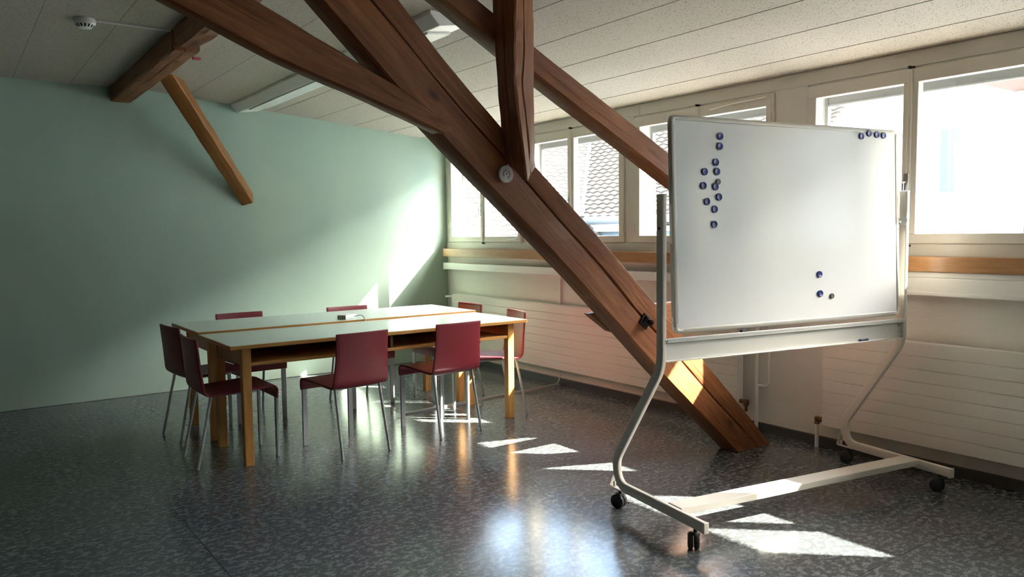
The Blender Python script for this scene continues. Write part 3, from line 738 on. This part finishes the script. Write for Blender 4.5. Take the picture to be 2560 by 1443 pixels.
# ------------------------------------------------------------------ outside: roofs, house, eaves
struct('eaves', MB().box((.21, YN, 2.42), (.62, .6, 2.56)), 'soffit')
struct('ground', MB().box((-30, -40, -6.2), (60, 50, -6)), 'ground')
def tiled(name, o0, eu, ev, lu, lv, m, parent, valley=None, pu=.23, pv=.125, amp=.017):
    """field of wavy roof tiles: o0 eave corner, eu along the eave, ev up the slope"""
    eu, ev = Vector(eu).normalized(), Vector(ev).normalized(); nn = eu.cross(ev)
    if nn.z < 0: nn = -nn
    nu = int(lu/(pu/7)); rows = int(lv/pv); vs = []; fs = []
    for r in range(rows):
        for q, (dv, lift) in enumerate(((0, .0), (0, .030), (.5, .015), (1.04, .0))):
            for i in range(nu+1):
                u = lu*i/nu; v = (r+dv)*pv
                uu = u
                if valley: uu = max(u, valley*v) if valley > 0 else min(u, lu+valley*v)
                ph = uu/pu*2*math.pi
                h = lift + (amp*(math.sin(ph)+.25*math.sin(2*ph+.6)))*(1 if q else .9)
                vs.append(Vector(o0)+eu*uu+ev*v+nn*h)
    k = nu+1
    for r in range(rows):
        for q in range(3):
            b0 = (r*4+q)*k; b1 = b0+k
            for i in range(nu): fs.append((b0+i, b0+i+1, b1+i+1, b1+i))
    mb = MB(); mb.add(vs, fs); return obj(name, mb, m, parent, smooth=True)
hs = thing('tiled_house', 'neighbouring house with wavy tiled roofs seen through the middle windows', 'house', (5.3, 3, -6))
hs_z = 6
sl = .84
ev = Vector((1, 0, sl))
tiled('roof', (5, -.55, 1.66+hs_z), (0, 1, 0), ev, 7.4, 5.2, 'tile', hs)
tiled('roof', (1.3, 2.6, 1.66-.85*sl+hs_z), (1, 0, 0), (0, 1, sl), 9.0, 6.2, 'tilelight', hs)
for ch in hs.children: ch.data.transform(Matrix.Translation((-5.3, -3, 0)))
obj('valley_flashing', MB().sweep([(5.0-5.3, 3.45-3, 1.70+hs_z), (7.6-5.3, 6.05-3, 1.70+2.6*sl+hs_z)], [(.05, 0), (.0, .02), (-.05, 0), (0, -.02)]), 'zinc', hs)
obj('gutter', MB().cyl((5-5.3-.04, -.6-3, 1.60+hs_z), (5-5.3-.04, 3.3-3, 1.60+hs_z), .075, 14), 'zinc', hs, smooth=True)
obj('fascia', MB().box((5.02-5.3, -.5-3, 1.40+hs_z), (5.06-5.3, 3.4-3, 1.58+hs_z)), 'render', hs)
obj('wall', MB().box((5.12-5.3, -.45-3, 0), (8.5-5.3, 5-3, 1.58+hs_z)), 'bluewall', hs)
obj('wall', MB().box((1.5-5.3, 3.0-3, 0), (5.1-5.3, 6-3, 1.0+hs_z)), 'render', hs)
h2_ = thing('white_house', 'white rendered house with a narrow window and brown eaves, beyond the large pane', 'house', (9, -3, -6))
wl = MB().box((0, -22, 0), (6, 2.15, 12.2)); obj('wall', wl, 'render', h2_)  # far end lengthened out of view to block low sky glow
wn = obj('window', MB().box((-.03, 1.62, 7.95), (.02, 1.99, 9.06)), 'frame', h2_, .004)
obj('pane', MB().box((-.034, 1.65, 7.99), (-.028, 1.80, 9.02)).box((-.034, 1.83, 7.99), (-.028, 1.96, 9.02)), 'zinc', wn)
obj('roof_overhang', MB().box((-1.2, -22, 9.47), (0, .85, 9.60)), 'soffit', h2_)
obj('eave_beam', MB().box((-.14, -22, 9.28), (-.001, .80, 9.469)), 'render', h2_, .01)
obj('eave_bracket', MB().prism([(-.12, .80, 9.28), (-.12, .76, 9.10), (-.12, .66, 9.12), (-.12, .50, 9.24), (-.12, .42, 9.28)], (.10, 0, 0)), 'render', h2_, .01)
